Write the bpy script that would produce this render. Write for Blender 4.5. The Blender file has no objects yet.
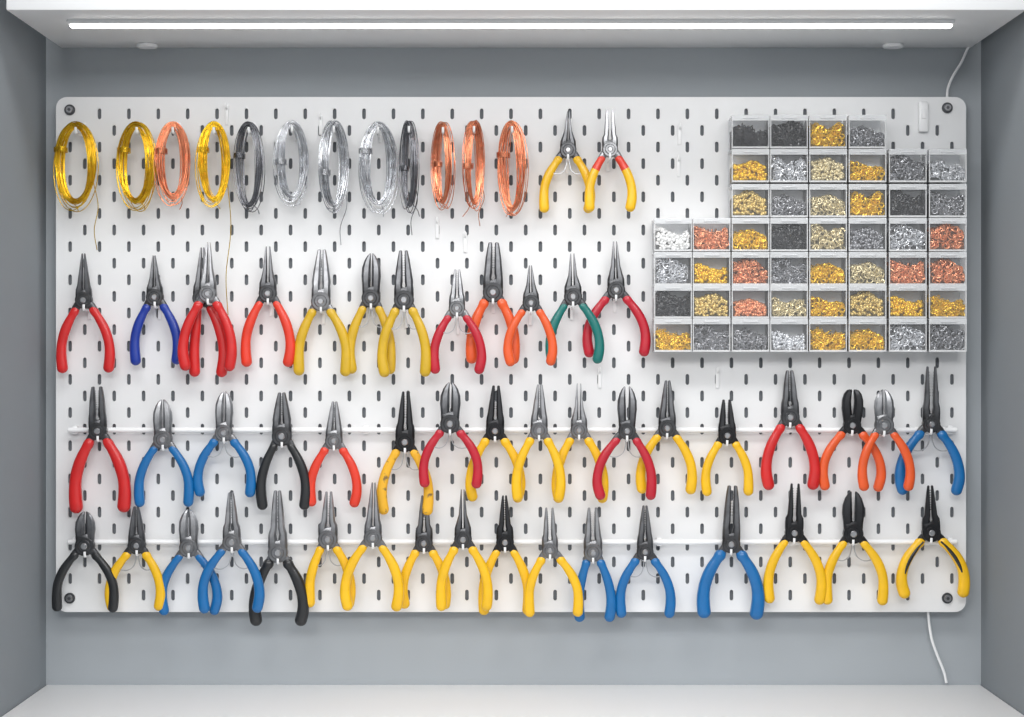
import bpy, bmesh, math, random
from mathutils import Vector, Matrix
random.seed(7)
scene = bpy.context.scene
scene.view_settings.view_transform = 'Standard'
col = scene.collection
S0 = 0.0012; D = 2.15; CZ = 1.3
def k(y): return S0*(D+y)/D
def P(px, py, y=0.0):
    s = k(y); return Vector(((px-512)*s, y, CZ+(358.5-py)*s))
def lin(c):
    out=[]
    for v in c:
        v/=255.0
        out.append(v/12.92 if v<=0.04045 else ((v+0.055)/1.055)**2.4)
    return tuple(out)+(1,)

# ---------------------------------------------------------------- materials
MATS={}
def mat(name, rgb, rough=0.5, metal=0.0, var=0.06, scale=40, bump=0.0, bscale=300, coat=0.0, rgb2=None, thr=None, joint=None):
    if name in MATS: return MATS[name]
    m=bpy.data.materials.new(name); m.use_nodes=True
    nt=m.node_tree; b=nt.nodes['Principled BSDF']
    b.inputs['Roughness'].default_value=rough; b.inputs['Metallic'].default_value=metal
    if coat: b.inputs['Coat Weight'].default_value=coat; b.inputs['Coat Roughness'].default_value=.12
    tc=nt.nodes.new('ShaderNodeTexCoord'); n=nt.nodes.new('ShaderNodeTexNoise')
    n.inputs['Scale'].default_value=scale; n.inputs['Detail'].default_value=4
    nt.links.new(tc.outputs['Object'], n.inputs['Vector'])
    r=nt.nodes.new('ShaderNodeValToRGB'); c=lin(rgb)
    lo=tuple(max(0,x*(1-var)) for x in c[:3])+(1,); hi=tuple(min(1,x*(1+var)) for x in c[:3])+(1,)
    r.color_ramp.elements[0].position=0.3; r.color_ramp.elements[1].position=0.7
    r.color_ramp.elements[0].color=lo; r.color_ramp.elements[1].color=hi
    if rgb2:
        r.color_ramp.elements[0].color=lin(rgb2); r.color_ramp.elements[0].position=thr or .36
        r.color_ramp.elements[1].position=(thr or .36)+.10
    nt.links.new(n.outputs['Fac'], r.inputs['Fac']); last=r.outputs['Color']
    if joint:   # base colour darker around the pivot, lighter towards the jaw tips
        sx=nt.nodes.new('ShaderNodeSeparateXYZ'); nt.links.new(tc.outputs['Object'],sx.inputs[0])
        mr=nt.nodes.new('ShaderNodeMapRange'); mr.inputs['From Min'].default_value=.006; mr.inputs['From Max'].default_value=.022
        mr.inputs['To Min'].default_value=joint; mr.inputs['To Max'].default_value=1
        nt.links.new(sx.outputs['Z'],mr.inputs['Value'])
        mu=nt.nodes.new('ShaderNodeVectorMath'); mu.operation='SCALE'
        nt.links.new(last,mu.inputs[0]); nt.links.new(mr.outputs['Result'],mu.inputs['Scale']); last=mu.outputs[0]
    nt.links.new(last, b.inputs['Base Color'])
    if bump:
        n2=nt.nodes.new('ShaderNodeTexNoise'); n2.inputs['Scale'].default_value=bscale
        nt.links.new(tc.outputs['Object'], n2.inputs['Vector'])
        bp=nt.nodes.new('ShaderNodeBump'); bp.inputs['Strength'].default_value=bump; bp.inputs['Distance'].default_value=0.001
        nt.links.new(n2.outputs['Fac'], bp.inputs['Height']); nt.links.new(bp.outputs['Normal'], b.inputs['Normal'])
    MATS[name]=m; return m
def clear(name, rgb, transp, rough=0.08, edge=.25):
    m=bpy.data.materials.new(name); m.use_nodes=True; nt=m.node_tree
    b=nt.nodes['Principled BSDF']; b.inputs['Base Color'].default_value=lin(rgb); b.inputs['Roughness'].default_value=rough
    t=nt.nodes.new('ShaderNodeBsdfTransparent'); mx=nt.nodes.new('ShaderNodeMixShader')
    lw=nt.nodes.new('ShaderNodeLayerWeight'); lw.inputs['Blend'].default_value=0.15
    mr=nt.nodes.new('ShaderNodeMapRange'); mr.inputs['To Min'].default_value=1-transp; mr.inputs['To Max'].default_value=min(1,1-transp+edge)
    nt.links.new(lw.outputs['Facing'], mr.inputs['Value']); nt.links.new(mr.outputs['Result'], mx.inputs['Fac'])
    nt.links.new(t.outputs[0], mx.inputs[1]); nt.links.new(b.outputs[0], mx.inputs[2])
    nt.links.new(mx.outputs[0], nt.nodes['Material Output'].inputs['Surface'])
    return m
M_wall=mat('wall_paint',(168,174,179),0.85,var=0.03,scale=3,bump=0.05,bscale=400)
M_wall_shaded=mat('wall_paint_shaded',(136,142,147),0.85,var=0.03,scale=3,bump=0.05,bscale=400)  # wall paint darkened, so the side walls' shade sits in the colour
M_board=mat('board_powdercoat',(234,235,236),0.5,var=0.01,bump=0.04)
M_slot_shade=mat('slot_shade_sheet',(108,112,117),0.8,var=0.03)  # grey stands in for the shaded wall seen through the slots
M_white=mat('white_laminate',(242,243,244),0.4,var=0.005,scale=5)
M_counter=mat('counter_laminate',(254,254,254),0.4,var=0.002,scale=5)
M_hook=mat('white_plastic',(246,247,248),0.35,var=0.01)
M_floor=mat('floor_tile',(160,158,155),0.6)
M_screw=mat('screw_steel',(150,151,154),0.3,0.9)
M_screwd=mat('screw_washer',(80,82,85),0.4,0.6)
M_steel=mat('tool_steel',(160,161,164),0.3,0.9,var=0.3,scale=70,bump=0.12,bscale=200,joint=.58)  # tone noise, also on the dark steel, paints in mixed reflections
M_dsteel=mat('dark_tool_steel',(112,113,116),0.32,0.85,var=0.35,scale=70,bump=0.12,bscale=200,joint=.5)
M_black=mat('black_oxide',(48,49,52),0.34,0.5,var=0.25,scale=60,joint=.6)
M_rivet=mat('rivet_steel',(176,177,180),0.3,0.9)
M_spring=mat('spring_steel',(190,191,194),0.3,0.8)
M_gold=mat('gold_wire',(252,198,54),0.2,0.92,var=0.22,scale=120)
M_copper=mat('copper_wire',(244,158,122),0.2,0.92,var=0.22,scale=120)
M_silver=mat('silver_wire',(200,202,206),0.18,0.96,var=0.25,scale=120)
M_grey=mat('steel_wire',(132,133,138),0.2,0.93,var=0.25,scale=120)
M_clear=clear('clear_plastic',(248,250,253),0.96,.02,.18)
M_edge=clear('plastic_edge',(252,253,254),0.50,.05,.25)
M_milky=clear('frosted_plastic',(246,248,250),0.52,0.10,.3)
M_bright_back=mat('bright_box_back',(240,242,245),0.5,var=.01)  # opaque white, added to brighten the box interiors
HC={'red':(204,28,28),'orangered':(222,56,32),'orange':(226,88,34),'crimson':(184,18,42),'yellow':(238,186,12),
 'olive':(208,168,28),'blue':(0,102,166),'royal':(12,50,150),'black':(26,28,31),'teal':(0,108,102)}
HM={n:mat('grip_'+n,c,0.42,var=0.08,scale=50,bump=0.06,coat=0.3) for n,c in HC.items()}
HM['worn']=mat('grip_worn',(230,174,40),0.55,scale=110,rgb2=(130,104,60),thr=.27)
HM['orange_yellow']=HM['yellow']

# ---------------------------------------------------------------- mesh helpers
def finish(bm,name,m,parent=None,loc=None,angle=40,smooth=True):
    bmesh.ops.recalc_face_normals(bm,faces=bm.faces)
    me=bpy.data.meshes.new(name); bm.to_mesh(me); bm.free()
    if smooth:
        me.shade_smooth()
        me.set_sharp_from_angle(angle=math.radians(angle))
    me.materials.append(m)
    return link(name,me,parent,loc)
def link(name,me,parent=None,loc=None):
    o=bpy.data.objects.new(name,me); col.objects.link(o)
    if parent: o.parent=parent
    if loc is not None: o.location=loc
    return o
def tag(o,label,cat,group=None):
    o['label']=label; o['category']=cat
    if group: o['group']=group
    return o
def empty(name,loc):
    e=bpy.data.objects.new(name,None); e.empty_display_size=0.01; col.objects.link(e); e.location=loc; return e
def box(bm,c,h,bev=0.0,rot=None):
    r=bmesh.ops.create_cube(bm,size=1.0); vs=r['verts']
    bmesh.ops.scale(bm,vec=(h[0]*2,h[1]*2,h[2]*2),verts=vs)
    if bev>0:
        es=list({e for v in vs for e in v.link_edges})
        rr=bmesh.ops.bevel(bm,geom=es,offset=bev,segments=2,affect='EDGES',profile=0.5)
        vs=list({v for f in rr['faces'] for v in f.verts}|{v for v in vs if v.is_valid})
    if rot: bmesh.ops.rotate(bm,cent=(0,0,0),matrix=rot,verts=vs)
    bmesh.ops.translate(bm,vec=c,verts=vs)
def ring_add(bm,c,u,v,a,b,e,seg):
    out=[]
    for i in range(seg):
        t=2*math.pi*(i+.5)/seg; ct,st=math.cos(t),math.sin(t)
        x=math.copysign(abs(ct)**e,ct)*a; y=math.copysign(abs(st)**e,st)*b
        out.append(bm.verts.new(c+u*x+v*y))
    return out
def sweep(bm,pts,ra,rb,e=1.0,seg=12,vref=Vector((0,1,0))):
    pts=[Vector(p) for p in pts]; n=len(pts); prev=None
    for i in range(n):
        t=(pts[min(i+1,n-1)]-pts[max(i-1,0)])
        if t.length<1e-9: t=Vector((0,0,1))
        t.normalize()
        u=t.cross(vref)
        if u.length<1e-4: u=t.cross(Vector((1,0,0)))
        u.normalize(); v=u.cross(t).normalized()
        r=ring_add(bm,pts[i],u,v,max(ra[i],1e-5),max(rb[i],1e-5),e,seg)
        if prev:
            for j in range(seg):
                bm.faces.new((prev[j],prev[(j+1)%seg],r[(j+1)%seg],r[j]))
        else: bm.faces.new(list(reversed(r)))
        prev=r
    bm.faces.new(prev)
def catmull(pts,n=10):
    pts=[Vector(p) for p in pts]; q=[2*pts[0]-pts[1]]+pts+[2*pts[-1]-pts[-2]]; out=[]
    for i in range(1,len(q)-2):
        for j in range(n):
            t=j/n; a,b,c,d=q[i-1],q[i],q[i+1],q[i+2]
            out.append(0.5*((2*b)+(c-a)*t+(2*a-5*b+4*c-d)*t*t+(3*b-a-3*c+d)*t**3))
    out.append(pts[-1]); return out
def atdist(pl,ds):
    L=[0]
    for i in range(1,len(pl)): L.append(L[-1]+(pl[i]-pl[i-1]).length)
    out=[]
    for d in ds:
        d=max(0,min(L[-1],d)); i=1
        while i<len(L)-1 and L[i]<d: i+=1
        t=(d-L[i-1])/max(1e-9,L[i]-L[i-1]); out.append(pl[i-1].lerp(pl[i],t))
    return out,L[-1]
def tube(bm,pts,r,seg=8,n=8,b=None,cap=True):
    pl=catmull(pts,n); sweep(bm,pl,[r]*len(pl),[b or r]*len(pl),1.0,seg)
def cyl(bm,c,r,h,seg=24,bev=0.0,axis='Y'):
    ys=[-h,-h+bev,h-bev,h] if bev else [-h,h]
    rs=[r-bev,r,r,r-bev] if bev else [r,r]
    rot={'Y':lambda x,y,z:Vector((x,y,z)),'Z':lambda x,y,z:Vector((x,z,y)),'X':lambda x,y,z:Vector((y,x,z))}[axis]
    prev=None
    for y,rr in zip(ys,rs):
        ring=[bm.verts.new(Vector(c)+rot(math.cos(2*math.pi*i/seg)*rr,y,math.sin(2*math.pi*i/seg)*rr)) for i in range(seg)]
        if prev:
            for j in range(seg): bm.faces.new((prev[j],prev[(j+1)%seg],ring[(j+1)%seg],ring[j]))
        else: bm.faces.new(ring)
        prev=ring
    bm.faces.new(list(reversed(prev)))

# ---------------------------------------------------------------- room
YW=0.022
def slab(name,lo,hi,m,kind='structure',bev=0):
    bm=bmesh.new(); lo=Vector(lo); hi=Vector(hi); c=(lo+hi)/2
    box(bm,(0,0,0),(hi-lo)/2,bev)
    o=finish(bm,name,m,loc=c,smooth=bev>0)
    if kind: o['kind']=kind
    return o
xl=P(46,0,YW).x; xr=P(981,0,YW).x; zc=P(0,684.5,YW).z
slab('wall_back',(xl-0.1,YW,0),(xr+0.1,YW+0.1,2.4),M_wall)
slab('wall_left',(xl-0.1,-0.62,0),(xl,YW,2.4),M_wall_shaded)
slab('wall_right',(xr,-0.62,0),(xr+0.1,YW,2.4),M_wall_shaded)
slab('floor',(-3,-4,-0.1),(3,YW+0.1,0),M_floor)
ct=slab('worktop',(xl+0.0005,-0.58,zc-0.04),(xr-0.0005,YW-0.0005,zc),M_counter,None,0.002)
tag(ct,'plain white laminate worktop fitted between grey walls','worktop')
# shelf
zs=P(0,48,YW).z; sx0=P(61,0,YW).x; sx1=P(971,0,YW).x; yf=YW-0.236
sh=slab('wall_shelf',(sx0,yf,zs),(sx1,YW-0.0005,zs+0.045),M_white,None,0.0015)
tag(sh,'white wall-mounted shelf with smooth underside above the pegboard','shelf')
sc=Vector(sh.location)
for px in (147,893):
    bm=bmesh.new(); y=-0.005
    cyl(bm,(0,0,0),0.0125,0.0022,28,0.001,'Z')
    p=P(px,0,y); finish(bm,'screw_cap',M_hook,sh,Vector((p.x,y,zs-0.0022))-sc)
# led
yl=-0.150
led=empty('led_strip_light',Vector((0,yl,zs)))
tag(led,'slim glowing white LED strip light under the shelf','light fixture')
x0=P(71,0,yl).x; x1=P(951,0,yl).x; cx=(x0+x1)/2; hw=(x1-x0)/2
bm=bmesh.new(); box(bm,(cx,0,-0.0022),(hw+0.002,0.0110,0.0022),0.001); finish(bm,'housing',M_white,led)
me_=bpy.data.materials.new('led_glow'); me_.use_nodes=True; b=me_.node_tree.nodes['Principled BSDF']
b.inputs['Base Color'].default_value=(.9,.9,.9,1)
b.inputs['Emission Color'].default_value=(1,0.99,0.97,1); b.inputs['Emission Strength'].default_value=6
bm=bmesh.new(); box(bm,(cx,0,-0.0056),(hw,0.0064,0.0012)); finish(bm,'diffuser',me_,led,smooth=False)

# ---------------------------------------------------------------- pegboard
bc=P(511,354.5,0)
cu=bpy.data.curves.new('pb','CURVE'); cu.dimensions='2D'; cu.fill_mode='BOTH'
def addsp(pts):
    s=cu.splines.new('POLY'); s.points.add(len(pts)-1)
    for i,p in enumerate(pts): s.points[i].co=(p[0],p[1],0,1)
    s.use_cyclic_u=True
W2=455*S0; H2=257.5*S0; R=11*S0
pts=[]
for (cx_,cy_,a0) in ((W2-R,H2-R,0),(-W2+R,H2-R,90),(-W2+R,-H2+R,180),(W2-R,-H2+R,270)):
    for i in range(9):
        a=math.radians(a0+90*i/8); pts.append((cx_+R*math.cos(a),cy_+R*math.sin(a)))
addsp(pts)
PX=29.4; PY=16.6; SW=1.85*S0; SL=5.5*S0
rows=30
for r in range(rows):
    zy=(r-(rows-1)/2)*PY
    off=0 if r%2 else PX/2
    n=-18
    while n<19:
        x=n*PX+off; n+=1
        if abs(x)>447: continue
        if abs(x)>425 and abs(zy)>238: continue
        sp=[]
        for i in range(5):
            a=math.pi*i/4; sp.append((x*S0+SW*math.cos(a),zy*S0+(SL-SW)+SW*math.sin(a)))
        for i in range(5):
            a=math.pi+math.pi*i/4; sp.append((x*S0+SW*math.cos(a),zy*S0-(SL-SW)+SW*math.sin(a)))
        addsp(sp)
cu.extrude=0.0013
to=bpy.data.objects.new('tmp',cu); col.objects.link(to); bpy.context.view_layer.update()
dg=bpy.context.evaluated_depsgraph_get(); me=bpy.data.meshes.new_from_object(to.evaluated_get(dg))
bpy.data.objects.remove(to)
me.transform(Matrix.Rotation(math.radians(90),4,'X')); me.materials.clear(); me.materials.append(M_board)
for p in me.polygons: p.use_smooth=False
pb=empty('pegboard',bc+Vector((0,0.0013,0)))
tag(pb,'large white pegboard with staggered vertical slots on grey wall','pegboard')
link('panel',me,pb)
bm=bmesh.new(); box(bm,(0,0,0),(W2-.008,.0006,H2-.008)); finish(bm,'slot_shade_sheet',M_slot_shade,pb,Vector((0,.0030,0)),smooth=False)  # sheet added behind the slots to set their shade
for px,py in ((70,110),(947,108),(70,598),(947,598)):
    p=P(px,py,0)-bc
    bm=bmesh.new(); cyl(bm,(0,-0.0026,0),5.4*S0,0.0012,28,0.0005); finish(bm,'washer',M_screwd,pb,p)
    bm=bmesh.new(); cyl(bm,(0,-0.0048,0),3.6*S0,0.0016,20,0.0006); finish(bm,'mounting_screw',M_screw,pb,p)
    bm=bmesh.new(); cyl(bm,(0,-0.0064,0),1.7*S0,0.0003,6); finish(bm,'hex_recess',M_screwd,pb,p,smooth=False)
    bm=bmesh.new(); cyl(bm,(0,0,0),5*S0,0.0085,20); finish(bm,'spacer',M_hook,pb,p+Vector((0,0.0115,0)))

# ---------------------------------------------------------------- hooks and rails
YR=-0.0090; RR=0.0031
def hook(px,py,yt,plate_dn=16,plate_up=5,r=0.0013,label=None,railpy=None):
    y0=-0.0003
    p=P(px,py,yt); s=S0
    bm=bmesh.new()
    if railpy is None:
        box(bm,(0,-0.0009,(plate_up-plate_dn)/2*s),(1.7*s,0.0008,(plate_up+plate_dn)/2*s),0.0004)
        ys=-0.001
    else:   # collar around the rail with a strap down to the peg
        zr=P(0,railpy,YR).z-p.z
        cyl(bm,(0,YR-y0,zr),RR+.0010,0.0026,16,.0005,'X')
        box(bm,(0,YR-y0,zr/2),(1.5*s,0.0010,abs(zr)/2+.0025),0.0004)
        ys=YR-y0+.0005
    tube(bm,[(0,ys,0),(0,(ys+yt)*0.5,0),(0,yt+0.002,0),(0,yt-0.001,0.0008),(0,yt-0.0018,0.0035),(0,yt-0.0018,0.006)],r,8,5)
    o=finish(bm,'pegboard_hook',M_hook,loc=Vector((p.x,y0,p.z)))
    tag(o,label or 'small white plastic hook clipped into the pegboard','hook','white pegboard hooks'); return o
for py in (430,542):
    p0=P(68,py,YR); p1=P(957,py,YR); L=(p1.x-p0.x)/2
    rl=empty('hanging_rail',Vector(((p0.x+p1.x)/2,YR,p0.z)))
    tag(rl,'white round horizontal rail across the pegboard for pliers','rail','white hanging rails')
    bm=bmesh.new(); cyl(bm,(0,0,0),RR,L,16,0.0008,'X'); finish(bm,'rod',M_hook,rl)
    for f in (-0.985,-0.33,0.33,0.985):
        bm=bmesh.new(); box(bm,(0,0,0),(0.003,0.0042,0.0050),0.001); finish(bm,'bracket',M_hook,rl,Vector((L*f,0.0045,0)))

# ---------------------------------------------------------------- pliers
JAW={
'needle':[(-.1,.9,0,1),(.10,.98,0,1.1),(.22,.94,.0,1.1),(.32,.76,.0,.95),(.5,.56,.0,.85),(.8,.34,.0,.62),(1,.18,.0,.42)],
'flat':[(-.1,.9,0,1),(.10,1.0,0,1.1),(.22,.98,.02,1.1),(.30,.92,.08,1.05),(.38,.84,.02,.95),(.62,.66,.0,.85),(.85,.46,.0,.7),(1,.31,.0,.6)],
'cutter':[(-.1,.9,0,1),(.1,.94,0,1.1),(.3,.98,.03,1.1),(.5,1.06,.0,1.05),(.68,1.0,.0,.95),(.84,.74,.0,.7),(.94,.46,.0,.5),(1,.2,0,.35)],
'long':[(-.1,.9,0,1),(.1,1.0,0,1.15),(.22,.98,.02,1.15),(.30,.94,.12,1.1),(.4,.87,.02,1.05),(.7,.70,.0,.95),(.9,.52,.0,.8),(1,.40,.0,.7)],
'nipper':[(-.1,.85,0,1),(.1,1.0,0,1.2),(.3,1.12,.0,1.3),(.5,1.22,.08,1.35),(.7,1.2,.12,1.3),(.86,1.0,.06,1.2),(.95,.7,.0,1.1),(1,.35,.0,.8)],
}
HEAD={'s':M_steel,'d':M_dsteel,'k':M_black}
KIND={'needle':'needle-nose pliers','flat':'flat-nose pliers','cutter':'side-cutting pliers','long':'combination pliers','nipper':'end-cutting nippers'}
CN={'red':'red','orangered':'orange-red','orange':'orange','crimson':'crimson','yellow':'yellow','olive':'mustard-yellow','blue':'blue','royal':'royal blue','black':'black','teal':'teal green','worn':'worn stained yellow','orange_yellow':'yellow and orange'}
def pliers(cx,tip,bot,xl,xr,style,color,head='d',layer=0,pf=0.39,grip=1.0,open_=None,c2=None,rail=None,spring=None,hwf=1.0,cutn=8,inlay=False):
    yc=-0.0205-0.0155*layer; s=k(yc)
    tot=bot-tip; pf=pf*.97; Lj=tot*pf; Hh=tot-Lj; pv=tip+Lj
    f=tot/120.0; hw=9.3*(0.55+0.45*f)*hwf*random.uniform(.9,1.08)
    if style=='cutter': hw*=1.06
    tw=random.uniform(.78,1.15)
    root=empty('pliers',P(cx,pv,yc))
    extra={'s':'bright steel jaws','d':'grey steel jaws','k':'black jaws'}[head]
    tag(root,f'{CN[color]}-handled {KIND[style]} with {extra}, hanging open','pliers','pliers hung on the pegboard')
    root.rotation_euler=(0,math.radians(random.uniform(-1.5,1.5)),0)
    ang=open_ if open_ is not None else random.choice((.2,.4,.8,1.2,2.6))
    g=5.1*(0.6+0.4*f)*grip
    shf=random.uniform(.10,.34)
    for sd in (-1,1):
        bm=bmesh.new(); pts=[];ra=[];rb=[]
        for z,w,gin,dp in JAW[style]:
            if z>.32 and style not in('nipper','cutter'): w*=tw
            xo=w*hw; xi=gin*hw+.15
            pts.append(Vector((sd*(xo+xi)/2*s,0,z*Lj*s))); ra.append(max((xo-xi)/2,.5)*s); rb.append(3.6*dp*s*(.7+.3*f))
        pts.append(pts[-1]+Vector((0,0,0.6*s))); ra.append(ra[-1]*.6); rb.append(rb[-1]*.6)
        sweep(bm,pts,ra,rb,0.8,8)
        if style in('flat','long'):
            for i in range(9):
                z=(.5+.46*i/9)*Lj
                box(bm,(sd*hw*.04*s,0,z*s),(hw*.05*s,2.0*s,.45*s))
        bmesh.ops.rotate(bm,cent=(0,0,0),matrix=Matrix.Rotation(math.radians(sd*ang),3,'Y'),verts=bm.verts[:])
        # lap joint: domed round bosses with a rounded shoulder
        cyl(bm,(0,sd*1.9*s,0),hw*1.0*s,2.2*s,32,0.9*s)
        cyl(bm,(0,sd*2.6*s,0),hw*.66*s,2.3*s,28,0.7*s)
        box(bm,(0,sd*1.6*s,hw*.15*s),(hw*.62*s,2.1*s,hw*1.05*s),1.0*s,Matrix.Rotation(math.radians(sd*15),3,'Y'))
        Wd=(xl-cx) if sd==1 else (xr-cx)
        sg=-sd; W=abs(Wd)-g*.9
        q=[(0,0),(sg*.16*W+sg*2,-.06*Hh),(sg*.40*W+sg*1.5,-.17*Hh),(sg*.66*W,-.31*Hh),(sg*.86*W,-.47*Hh)]
        pl=catmull([Vector((a*s,sd*0.9*s,b*s)) for a,b in q],5); n=len(pl)
        sweep(bm,pl,[(4.8-2.6*i/n)*s*(.7+.3*f) for i in range(n)],[(3.0-.8*i/n)*s for i in range(n)],0.6,12)
        finish(bm,'jaw_lever',HEAD[head],root,angle=28)
        cr=random.uniform(.84,.98)
        q=[(sg*.17*W+sg*3.0,-.095*Hh),(sg*.53*W+sg*1,-.24*Hh),(sg*.81*W,-.40*Hh),(sg*.97*W,-.585*Hh),(sg*1.0*W,-.78*Hh),(sg*cr*W,-1.0*Hh)]
        pl=catmull([Vector((a*s,sd*0.9*s,b*s)) for a,b in q],10)
        _,T=atdist(pl,[0]); r=g*s
        ds=[0,.25*r,.6*r]+[r+(T-2*r)*i/22 for i in range(23)]+[T-r*v for v in (.75,.5,.28,.12,.03,0)]
        pp,_=atdist(pl,ds)
        ph=random.uniform(-.4,.4)
        def rad(d):
            u=d/T
            t_=min(1,u/.5); w=.66+.34*t_*t_*(3-2*t_)
            w*=1+.06*math.sin(u*9+ph)
            w*=1+shf*math.exp(-((u-.07)/.045)**2)      # flared shoulder
            if d<.6*r: w*=.8+.2*math.sqrt(d/(.6*r))
            if d>T-r: w*=math.sqrt(max(0.0004,1-((d-(T-r))/r)**2))
            return w*r
        A=[rad(d) for d in ds]; B=[a*.86 for a in A]
        cut=cutn if c2 else 0
        bm=bmesh.new(); sweep(bm,pp[cut:],A[cut:],B[cut:],.76,16)
        finish(bm,'handle_grip',HM[color],root,angle=60)
        if c2:
            bm=bmesh.new(); sweep(bm,pp[:cut+1],[a*1.02 for a in A[:cut+1]],[a*1.02 for a in B[:cut+1]],.76,16)
            o=finish(bm,'grip_collar',HM[c2],root,angle=60); o['label']=CN[c2]+' upper grip section'
        if inlay:
            bm=bmesh.new(); a_,b_=2,18
            pi=[pp[i]+Vector((-sg*A[i]*.42,-B[i]*.62,0)) for i in range(a_,b_)]
            wi=[A[i]*.42*math.sin(math.pi*min(1,max(.06,(i-a_+.5)/(b_-a_))))**.4 for i in range(a_,b_)]
            sweep(bm,pi,wi,[B[i]*.5 for i in range(a_,b_)],.9,10)
            o=finish(bm,'grip_inlay',HM['black'],root,angle=60); o['label']='black rubber inlay along the grip'
    bm=bmesh.new(); cyl(bm,(0,0,0),hw*.34*s,5.8*s,20,.8*s); finish(bm,'pivot_rivet',M_rivet,root)
    if spring or (spring is None and random.random()<.35):
        for sg in (-1,1):
            W=abs((xl if sg<0 else xr)-cx)
            q=[(sg*1.0,-.13*Hh),(sg*1.8,-.24*Hh),(sg*.14*W,-.33*Hh),(sg*.34*W,-.38*Hh),(sg*.58*W,-.36*Hh)]
            bm=bmesh.new(); pl=catmull([Vector((a*s,0,b*s)) for a,b in q],6)
            sweep(bm,pl,[.5*s]*len(pl),[1.8*s]*len(pl),.6,8); finish(bm,'leaf_spring',M_spring,root)
    hook(cx,pv+hw*1.0+1.0,yc-0.0085,plate_dn=random.choice((9,12,16)),r=0.0015,railpy=rail,
         label='small white plastic hook clipped onto the rail' if rail else None)
R0=[(568,112,213,540,595,'needle','yellow','d',0,.39),(610,110,212,585,636,'flat','orange_yellow','s',1,.40)]
R1=[(84,254,373,56,114,'needle','red','d',0,.40),(155,256,365,129,181,'needle','royal','d',0,.39),
(202,248,377,190,229,'needle','red','d',0,.40),(208,243,371,179,237,'needle','red','s',1,.41),
(268,247,367,241,295,'needle','orangered','d',0,.40),(321,250,376,295,352,'flat','olive','s',0,.42),
(371,254,374,346,396,'cutter','olive','d',0,.38),(404,251,377,377,430,'flat','olive','d',1,.40),
(457,270,374,430,486,'flat','crimson','s',1,.38),(493,243,364,467,520,'long','orange','d',0,.42),
(531,266,366,503,556,'needle','orange','d',1,.38),(573,254,364,545,603,'needle','teal','d',1,.40),
(616,242,357,582,649,'needle','crimson','d',0,.43)]
R2=[(98,387,513,68,129,'long','red','d',0,.36),(163,400,507,134,193,'cutter','blue','s',0,.38),
(224,392,497,194,256,'cutter','blue','s',0,.40),(282,393,510,256,310,'flat','black','d',0,.38),
(334,402,507,307,362,'flat','orangered','s',0,.38),(405,392,515,378,434,'flat','worn','k',0,.42),
(450,383,488,420,483,'cutter','crimson','d',1,.40),(495,386,502,467,526,'flat','yellow','k',0,.40),
(539,385,502,513,566,'flat','yellow','s',1,.40),(579,384,503,552,608,'needle','yellow','s',0,.40),
(627,387,500,593,656,'cutter','crimson','d',1,.40),(667,381,494,637,697,'flat','yellow','d',0,.43),
(727,400,496,701,752,'flat','yellow','k',0,.38),(790,371,490,761,819,'long','red','d',0,.40),
(852,390,491,820,886,'nipper','orange','k',0,.36),(884,390,491,858,914,'cutter','orange','s',1,.36),
(931,367,495,896,964,'flat','blue','d',0,.46)]
R3=[(85,512,612,53,119,'cutter','black','d',0,.35),(137,507,611,104,164,'flat','yellow','d',0,.38),
(189,510,615,157,221,'cutter','blue','s',0,.37),(232,493,613,197,263,'flat','blue','s',1,.42),
(278,491,626,249,308,'long','black','s',0,.47),(328,492,608,306,356,'flat','yellow','s',0,.42),
(373,483,611,341,404,'needle','yellow','s',1,.44),(424,496,609,399,451,'flat','yellow','d',0,.43),
(463,490,611,436,492,'needle','yellow','d',1,.42),(505,496,615,478,532,'flat','yellow','k',0,.40),
(550,508,617,524,582,'flat','yellow','s',1,.40),(593,508,622,574,615,'flat','blue','s',0,.40),
(645,506,618,616,675,'flat','blue','d',0,.42),(731,486,619,699,765,'long','blue','d',0,.45),
(794,484,604,765,827,'flat','yellow','k',0,.42),(853,492,605,823,888,'cutter','yellow','k',0,.38),
(931,486,598,896,968,'flat','yellow','k',0,.43)]
for r,rail in ((R0,None),(R1,None),(R2,430),(R3,542)):
    for t in r:
        kw={}
        if t[6]=='orange_yellow': kw['c2']='orangered'
        if t[:2]==(931,486): kw['inlay']=True; kw['grip']=1.12
        if t[5]=='long': kw['hwf']=1.02; kw['grip']=1.08
        if t[0]==98 or t[0]==731: kw['grip']=1.2
        if t[5] in('cutter','nipper'): kw['open_']=.5 if t[5]=='nipper' else random.choice((.3,.8,2.0))
        pliers(*t[:8],layer=t[8],pf=t[9],rail=rail,**kw)

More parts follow.
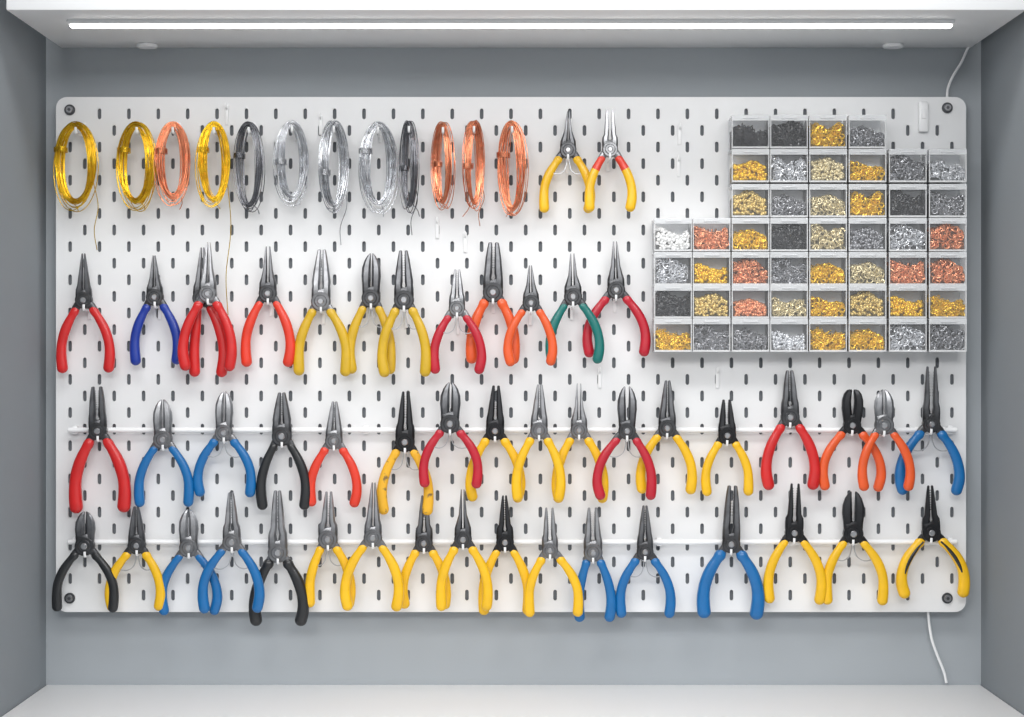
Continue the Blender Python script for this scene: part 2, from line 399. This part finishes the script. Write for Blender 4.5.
# ---------------------------------------------------------------- wire coils
COILS=[(76,122,206,47,'gold',97,250),(137,122,206,42,'gold',0,0),(173,122,201,35,'copper',0,0),(214,122,203,33,'gold',228,315),
(249,122,209,30,'steel',0,0),(292,121,201,33,'silver',300,205),(334,121,209,26,'silver',341,245),(378,122,208,38,'silver',0,0),
(409,121,208,18,'steel',412,235),(443,122,206,22,'copper',0,0),(474,121,206,20,'copper',480,226),(512,121,213,30,'copper',0,0)]
CM={'gold':M_gold,'copper':M_copper,'silver':M_silver,'steel':M_grey}
for ci,(cx,t,b_,w,cm,tx,ty) in enumerate(COILS):
    nar=w<25
    real=max(w,30) if not nar else w+4
    th=math.acos(min(1,(w-(2 if nar else 1))/real))*random.choice((-1,1))
    yc=-0.030; s=k(yc); c=P(cx,(t+b_)/2,yc); H=(b_-t)/2; Wd=real/2
    bm=bmesh.new(); pts=[]; turns=30
    TH=min(11.5,real*.30)
    if ci>=8: TH=real*.38
    JY=2.8 if nar else 4.6
    ja=[-TH*((i*0.618)%1.0) for i in range(turns+1)]
    jx=[random.uniform(-1.1,1.1) for _ in range(turns+1)]; jy=[random.uniform(-JY,JY) for _ in range(turns+1)]
    jb=[random.uniform(-1.4,1.4) for _ in range(turns+1)]
    jt=[random.uniform(-.06,.06) for _ in range(turns+1)]
    N=40
    for i in range(turns*N):
        u=i/N; a=int(u); fr=u-a; fr=fr*fr*(3-2*fr)
        L_=lambda J:J[a]*(1-fr)+J[a+1]*fr
        an=2*math.pi*(u-a)+math.pi/2
        d=L_(ja)
        ww=Wd+d; hh=H+L_(ja)*.70-.5+L_(jb)
        x=math.cos(an)*ww; z=math.sin(an)*hh
        dz=-d*.35 if z>0 else 0
        tl=L_(jt); x,z=x*math.cos(tl)-z*math.sin(tl)*.6,z+x*math.sin(tl)
        y=L_(jy)
        pts.append(Vector(((x+L_(jx))*s,y*s,(z+dz*.6)*s)))
    rw=.45*s
    rot=Matrix.Rotation(th,3,'Z')
    pts=[rot@p for p in pts]
    sweep(bm,pts,[rw]*len(pts),[rw]*len(pts),1,6)
    for q_ in range(4):
        dx=random.uniform(-3.5,3.5); sw_=random.uniform(.75,1.08); hs=random.uniform(1.0,1.07); pl=[]
        for i in range(41):
            an=2*math.pi*i/40+math.pi/2
            pl.append(rot@(Vector((math.cos(an)*Wd*sw_+dx*(1-math.sin(an))*.5,random.uniform(3.2,3.4)*(-1)**q_,math.sin(an)*H*hs-H*(hs-1)))*s))
        sweep(bm,pl,[rw]*41,[rw]*41,1,6)
    an=random.uniform(2.7,3.4)
    cc=Vector((math.cos(an)*(Wd-TH*.5),0,math.sin(an)*(H-3))); hl=[]
    for i in range(60):
        q=2*math.pi*i/12
        hl.append(rot@(Vector((cc.x+math.cos(q)*(TH*.5+1.2),math.sin(q)*(JY+1),cc.z+(i-30)*.09))*s))
    sweep(bm,hl,[rw]*60,[rw]*60,1,5,Vector((0,0,1)))
    if tx:
        e=P(tx,ty,-0.012)-c; st=rot@(Vector((Wd*.8,0,-H*.45))*s)
        pl=catmull([st,st.lerp(e,.35)+Vector((.004,0,0)),st.lerp(e,.7)+Vector((-.002,0,0)),e],8)
        sweep(bm,pl,[rw]*len(pl),[rw]*len(pl),1,5)
    st=rot@(Vector((Wd*random.uniform(-.4,.5),0,-H*.9))*s); e=st+Vector((random.uniform(-.012,.014),0.004,-random.uniform(.008,.018)))
    pl=catmull([st,st.lerp(e,.5)+Vector((.002,0,0)),e],6); sweep(bm,pl,[rw]*len(pl),[rw]*len(pl),1,5)
    o=finish(bm,'wire_coil',CM[cm],loc=c,angle=80)
    tag(o,f'{cm}-coloured craft wire wound in an oval coil, hanging from hook','wire coil','coils of craft wire')
    hook(cx,t+10.5,-0.040,plate_dn=6,plate_up=14,r=.0015)
for px,py in ((680,128),(226,108),(320,118),(679,160),(437,222),(465,236),(600,372),(718,372)):
    hook(px,py,-0.008,plate_dn=16,plate_up=4,r=.0011,label='empty white plastic hook clipped into the pegboard')

# ---------------------------------------------------------------- bead boxes
BC={'K':(38,39,43),'G':(242,190,46),'S':(206,208,212),'D':(150,151,155),'C':(228,152,112),'B':(214,188,118),'W':(242,242,240),'M':(220,206,166)}
BN={'K':'black','G':'gold','S':'silver','D':'dark grey','C':'copper','B':'pale brass','W':'white silver','M':'silver and brass'}
BM={n:mat('bead_'+n,c,0.2,0.5 if n not in 'KW' else .1,var=0.25,scale=220,coat=.5 if n=='K' else 0) for n,c in BC.items()}
BD={n:mat('heap_core_'+n,tuple(v*.42 for v in c),0.8,0.0,var=0.3,scale=220) for n,c in BC.items()}  # bead colour darkened as painted shade for gaps between the pieces
XB=[654,692,731,770,808,848,887,928.5,967]
YB=[114,148.5,182.5,217.5,251.5,285.5,318.5,352]
GR=['  KKGD  ','  GSMGDS','  BDMGKD','WCGKMDSC','SGCDGMCC','KBCMGBGG','GDDSGGSD']
BOXD=0.034; yfr=-0.0405
s=k(yfr)
bw=(38.2/2-.3)*s; lidh=4.0*s; bodh=(33.6*s-lidh*.5)/2
def body_mesh(w,h):
    bm=bmesh.new(); t=.0004; d=BOXD/2
    box(bm,(0,-d+t,0),(w,t,h),.0002)
    box(bm,(-w+t,0,0),(t,d-2*t,h)); box(bm,(w-t,0,0),(t,d-2*t,h)); box(bm,(0,0,-h+t),(w-2*t,d-2*t,t))
    n0=len(bm.faces)
    e=.0006
    for sx in (-1,1): box(bm,(sx*(w-e),-d-.0002,0),(e,.0006,h),.0002)
    box(bm,(0,-d-.0002,-h+e*1.8),(w-2*e,.0006,e*1.8),.0002)
    bm.faces.ensure_lookup_table()
    for f in bm.faces[n0:]: f.material_index=1
    n0=len(bm.faces)
    box(bm,(0,d-t,0),(w,t,h),.0002)  # white back panel, added to keep the interior bright
    bm.faces.ensure_lookup_table()
    for f in bm.faces[n0:]: f.material_index=2
    return bm
def pile_mesh(name,style,seed):
    rnd=random.Random(seed); bm=bmesh.new(); d=BOXD/2-.0014; w=bw-.0012
    H=bodh*2*rnd.uniform(.50,.74); nx,ny=10,6
    ph=rnd.uniform(0,6)
    def hh(x,y): return H*(.90+.10*math.cos(x/w*1.9+ph*.5)+.09*math.sin(x/w*4+ph)+.04*math.sin(y/d*4+ph))
    vs={}
    for i in range(nx+1):
        for j in range(ny+1):
            x=-w*.98+2*w*.98*i/nx; y=-d*.76+2*d*.83*j/ny
            vs[i,j,1]=bm.verts.new((x,y,hh(x,y)-.0022)); vs[i,j,0]=bm.verts.new((x,y,0.0003))
    for i in range(nx):
        for j in range(ny):
            bm.faces.new([vs[i,j,1],vs[i+1,j,1],vs[i+1,j+1,1],vs[i,j+1,1]])
            bm.faces.new([vs[i,j,0],vs[i,j+1,0],vs[i+1,j+1,0],vs[i+1,j,0]])
        for j in (0,ny): bm.faces.new([vs[i,j,0],vs[i+1,j,0],vs[i+1,j,1],vs[i,j,1]])
    for j in range(ny):
        for i in (0,nx): bm.faces.new([vs[i,j,0],vs[i,j+1,0],vs[i,j+1,1],vs[i,j,1]])
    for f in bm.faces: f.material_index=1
    def torus(c,R,A,A2,B,n1,n2):
        g={}
        for a in range(n1):
            for b in range(n2):
                t=2*math.pi*a/n1;p=2*math.pi*b/n2
                v=c+R@Vector(((A+B*math.cos(p))*math.cos(t),(A2+B*math.cos(p))*math.sin(t),B*math.sin(p)))
                v.x=max(-w,min(w,v.x)); v.y=max(-d,min(d,v.y)); v.z=max(.0002,v.z)
                g[a,b]=bm.verts.new(v)
        for a in range(n1):
            for b in range(n2): bm.faces.new((g[a,b],g[(a+1)%n1,b],g[(a+1)%n1,(b+1)%n2],g[a,(b+1)%n2]))
    def piece(c,R):
        rr=rnd.uniform(.8,1.2)
        if style=='ring': torus(c,R,.0033*rr,.0033*rr,.00078,12,5)
        elif style=='bead':
            r=bmesh.ops.create_icosphere(bm,subdivisions=2,radius=.0021*rr)
            for v in r['verts']: v.co=c+R@Vector((v.co.x,v.co.y,v.co.z*.85))
        else:
            torus(c,R,.0043*rr,.0018,.0008,10,5)
            torus(c+R@Vector((.0056*rr,0,0)),R,.0015,.0015,.0006,7,4)
    def rr3(front=False):
        if front:   # pieces pressed against the clear front lie roughly flat to it
            return Matrix.Rotation(math.pi/2+rnd.uniform(-.6,.6),3,'X')@Matrix.Rotation(rnd.uniform(-.5,.5),3,'Y')@Matrix.Rotation(rnd.uniform(0,6.28),3,'Z')
        return Matrix.Rotation(rnd.uniform(0,6.28),3,'Z')@Matrix.Rotation(rnd.uniform(0,3.14),3,'X')@Matrix.Rotation(rnd.uniform(0,6.28),3,'Y')
    m=.0022
    nf={'ring':75,'bead':160,'clasp':80}[style]
    for _ in range(nf):
        x=rnd.uniform(-w+m,w-m); y=-d+rnd.uniform(.0018,.0045); z=rnd.uniform(.0022,max(.0065,hh(x,y)))
        piece(Vector((x,y,z)),rr3(rnd.random()<.75))
    for _ in range(int(nf*.7)):
        x=rnd.uniform(-w+m,w-m); y=rnd.uniform(-d+m,d-m); piece(Vector((x,y,hh(x,y)+rnd.uniform(-.0015,.0014))),rr3())
    me=bpy.data.meshes.new(name); bmesh.ops.recalc_face_normals(bm,faces=bm.faces); bm.to_mesh(me); bm.free(); me.shade_smooth(); me.set_sharp_from_angle(angle=math.radians(60))
    return me
bmb=body_mesh(bw,bodh); meB=bpy.data.meshes.new('drawer_body'); bmb.to_mesh(meB); bmb.free()
for m_ in (M_clear,M_edge,M_bright_back): meB.materials.append(m_)
bmb=bmesh.new(); box(bmb,(0,0,0),(bw+.0001,BOXD/2+.0006,lidh*.2),.0003)
box(bmb,(0,-BOXD/2-.0009,-lidh*.5),(bw+.0001,.0006,lidh*.72),.0003)
box(bmb,(0,-BOXD/2-.0022,-lidh*.5),(bw*.4,.0008,lidh*.2),.0003)
meL=bpy.data.meshes.new('lid'); bmb.to_mesh(meL); bmb.free(); meL.materials.append(M_milky)
cache={}
for r in range(7):
    for c in range(8):
        ch=GR[r][c]
        if ch==' ': continue
        cxp=(XB[c]+XB[c+1])/2; zb=YB[r+1]-.2
        base=P(cxp,zb,yfr); base.y=yfr+BOXD/2
        root=empty('storage_box',base)
        tag(root,f'small clear box with frosted lid holding {BN[ch]} beads','storage box','stacked clear bead boxes')
        link('box_body',meB,root,Vector((0,0,bodh)))
        link('lid',meL,root,Vector((0,0,bodh*2+lidh*.2)))
        style=('ring','clasp','bead','ring')[(r*5+c*3+ord(ch))%4]
        key=(ch,style,(r+c)%3)
        if key not in cache:
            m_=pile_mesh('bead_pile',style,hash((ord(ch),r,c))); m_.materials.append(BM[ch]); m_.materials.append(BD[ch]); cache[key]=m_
        o=link('bead_pile',cache[key],None,base+Vector((0,0,.0009)))
        tag(o,f'heap of tiny {BN[ch]} metal findings inside a clear box','beads','bead heaps in the boxes'); o['kind']='stuff'

# ---------------------------------------------------------------- cables, clip
def cable(pts,label):
    c=Vector(pts[0]); bm=bmesh.new(); pl=catmull([Vector(p)-c for p in pts],8)
    sweep(bm,pl,[.0017]*len(pl),[.0017]*len(pl),1,8)
    o=finish(bm,'power_cable',M_hook,loc=c,angle=80); tag(o,label,'cable')
yb=.012
cable([P(947,98,yb),P(948,88,yb),P(953,76,yb),P(961,63,yb),P(967,50,yb),P(971.5,42,yb),P(975,28,yb),P(976,10,yb)],'thin white power cable running up to the shelf light')
cable([P(928,608,yb),P(929,622,yb),P(932,640,yb),P(938,657,yb),P(944,672,yb),P(946.5,682.8,yb)],'thin white power cable hanging down to the worktop')
sw=empty('inline_switch',P(923,117,-.004)); tag(sw,'small white inline switch mounted on the pegboard','switch')
bm=bmesh.new(); box(bm,(0,0,0),(4.6*S0,.0038,15*S0),.0015); finish(bm,'switch_body',M_hook,sw)
bm=bmesh.new(); box(bm,(0,-.0042,3*S0),(2.4*S0,.0009,5*S0),.0005); finish(bm,'rocker',M_white,sw)

# ---------------------------------------------------------------- lights
def area(name,loc,target,sx,sy,e,colr=(1,1,1)):
    l=bpy.data.lights.new(name,'AREA'); l.shape='RECTANGLE'; l.size=sx; l.size_y=sy; l.energy=e; l.color=colr
    o=bpy.data.objects.new(name,l); col.objects.link(o); o.location=loc
    o.rotation_euler=(Vector(target)-Vector(loc)).to_track_quat('-Z','Y').to_euler(); return o
area('room_light',(0,-2.5,2.15),(0,0,1.25),2.2,.4,27,(1,.99,.98))
area('worktop_fill',(0,-1.0,2.39),(0,-.2,.9),2.2,.3,17,(1,.99,.98))  # added fill lamp without a visible source, brightens the worktop
w=bpy.data.worlds.new('World'); scene.world=w; w.use_nodes=True
w.node_tree.nodes['Background'].inputs[0].default_value=(.95,.975,1,1); w.node_tree.nodes['Background'].inputs[1].default_value=.58
# camera
cam=bpy.data.cameras.new('Camera'); cam.lens=36*D/(1024*S0); cam.sensor_width=36; cam.clip_start=.05
co=bpy.data.objects.new('Camera',cam); col.objects.link(co); co.location=(0,-D,CZ); co.rotation_euler=(math.radians(90),0,0)
scene.camera=co
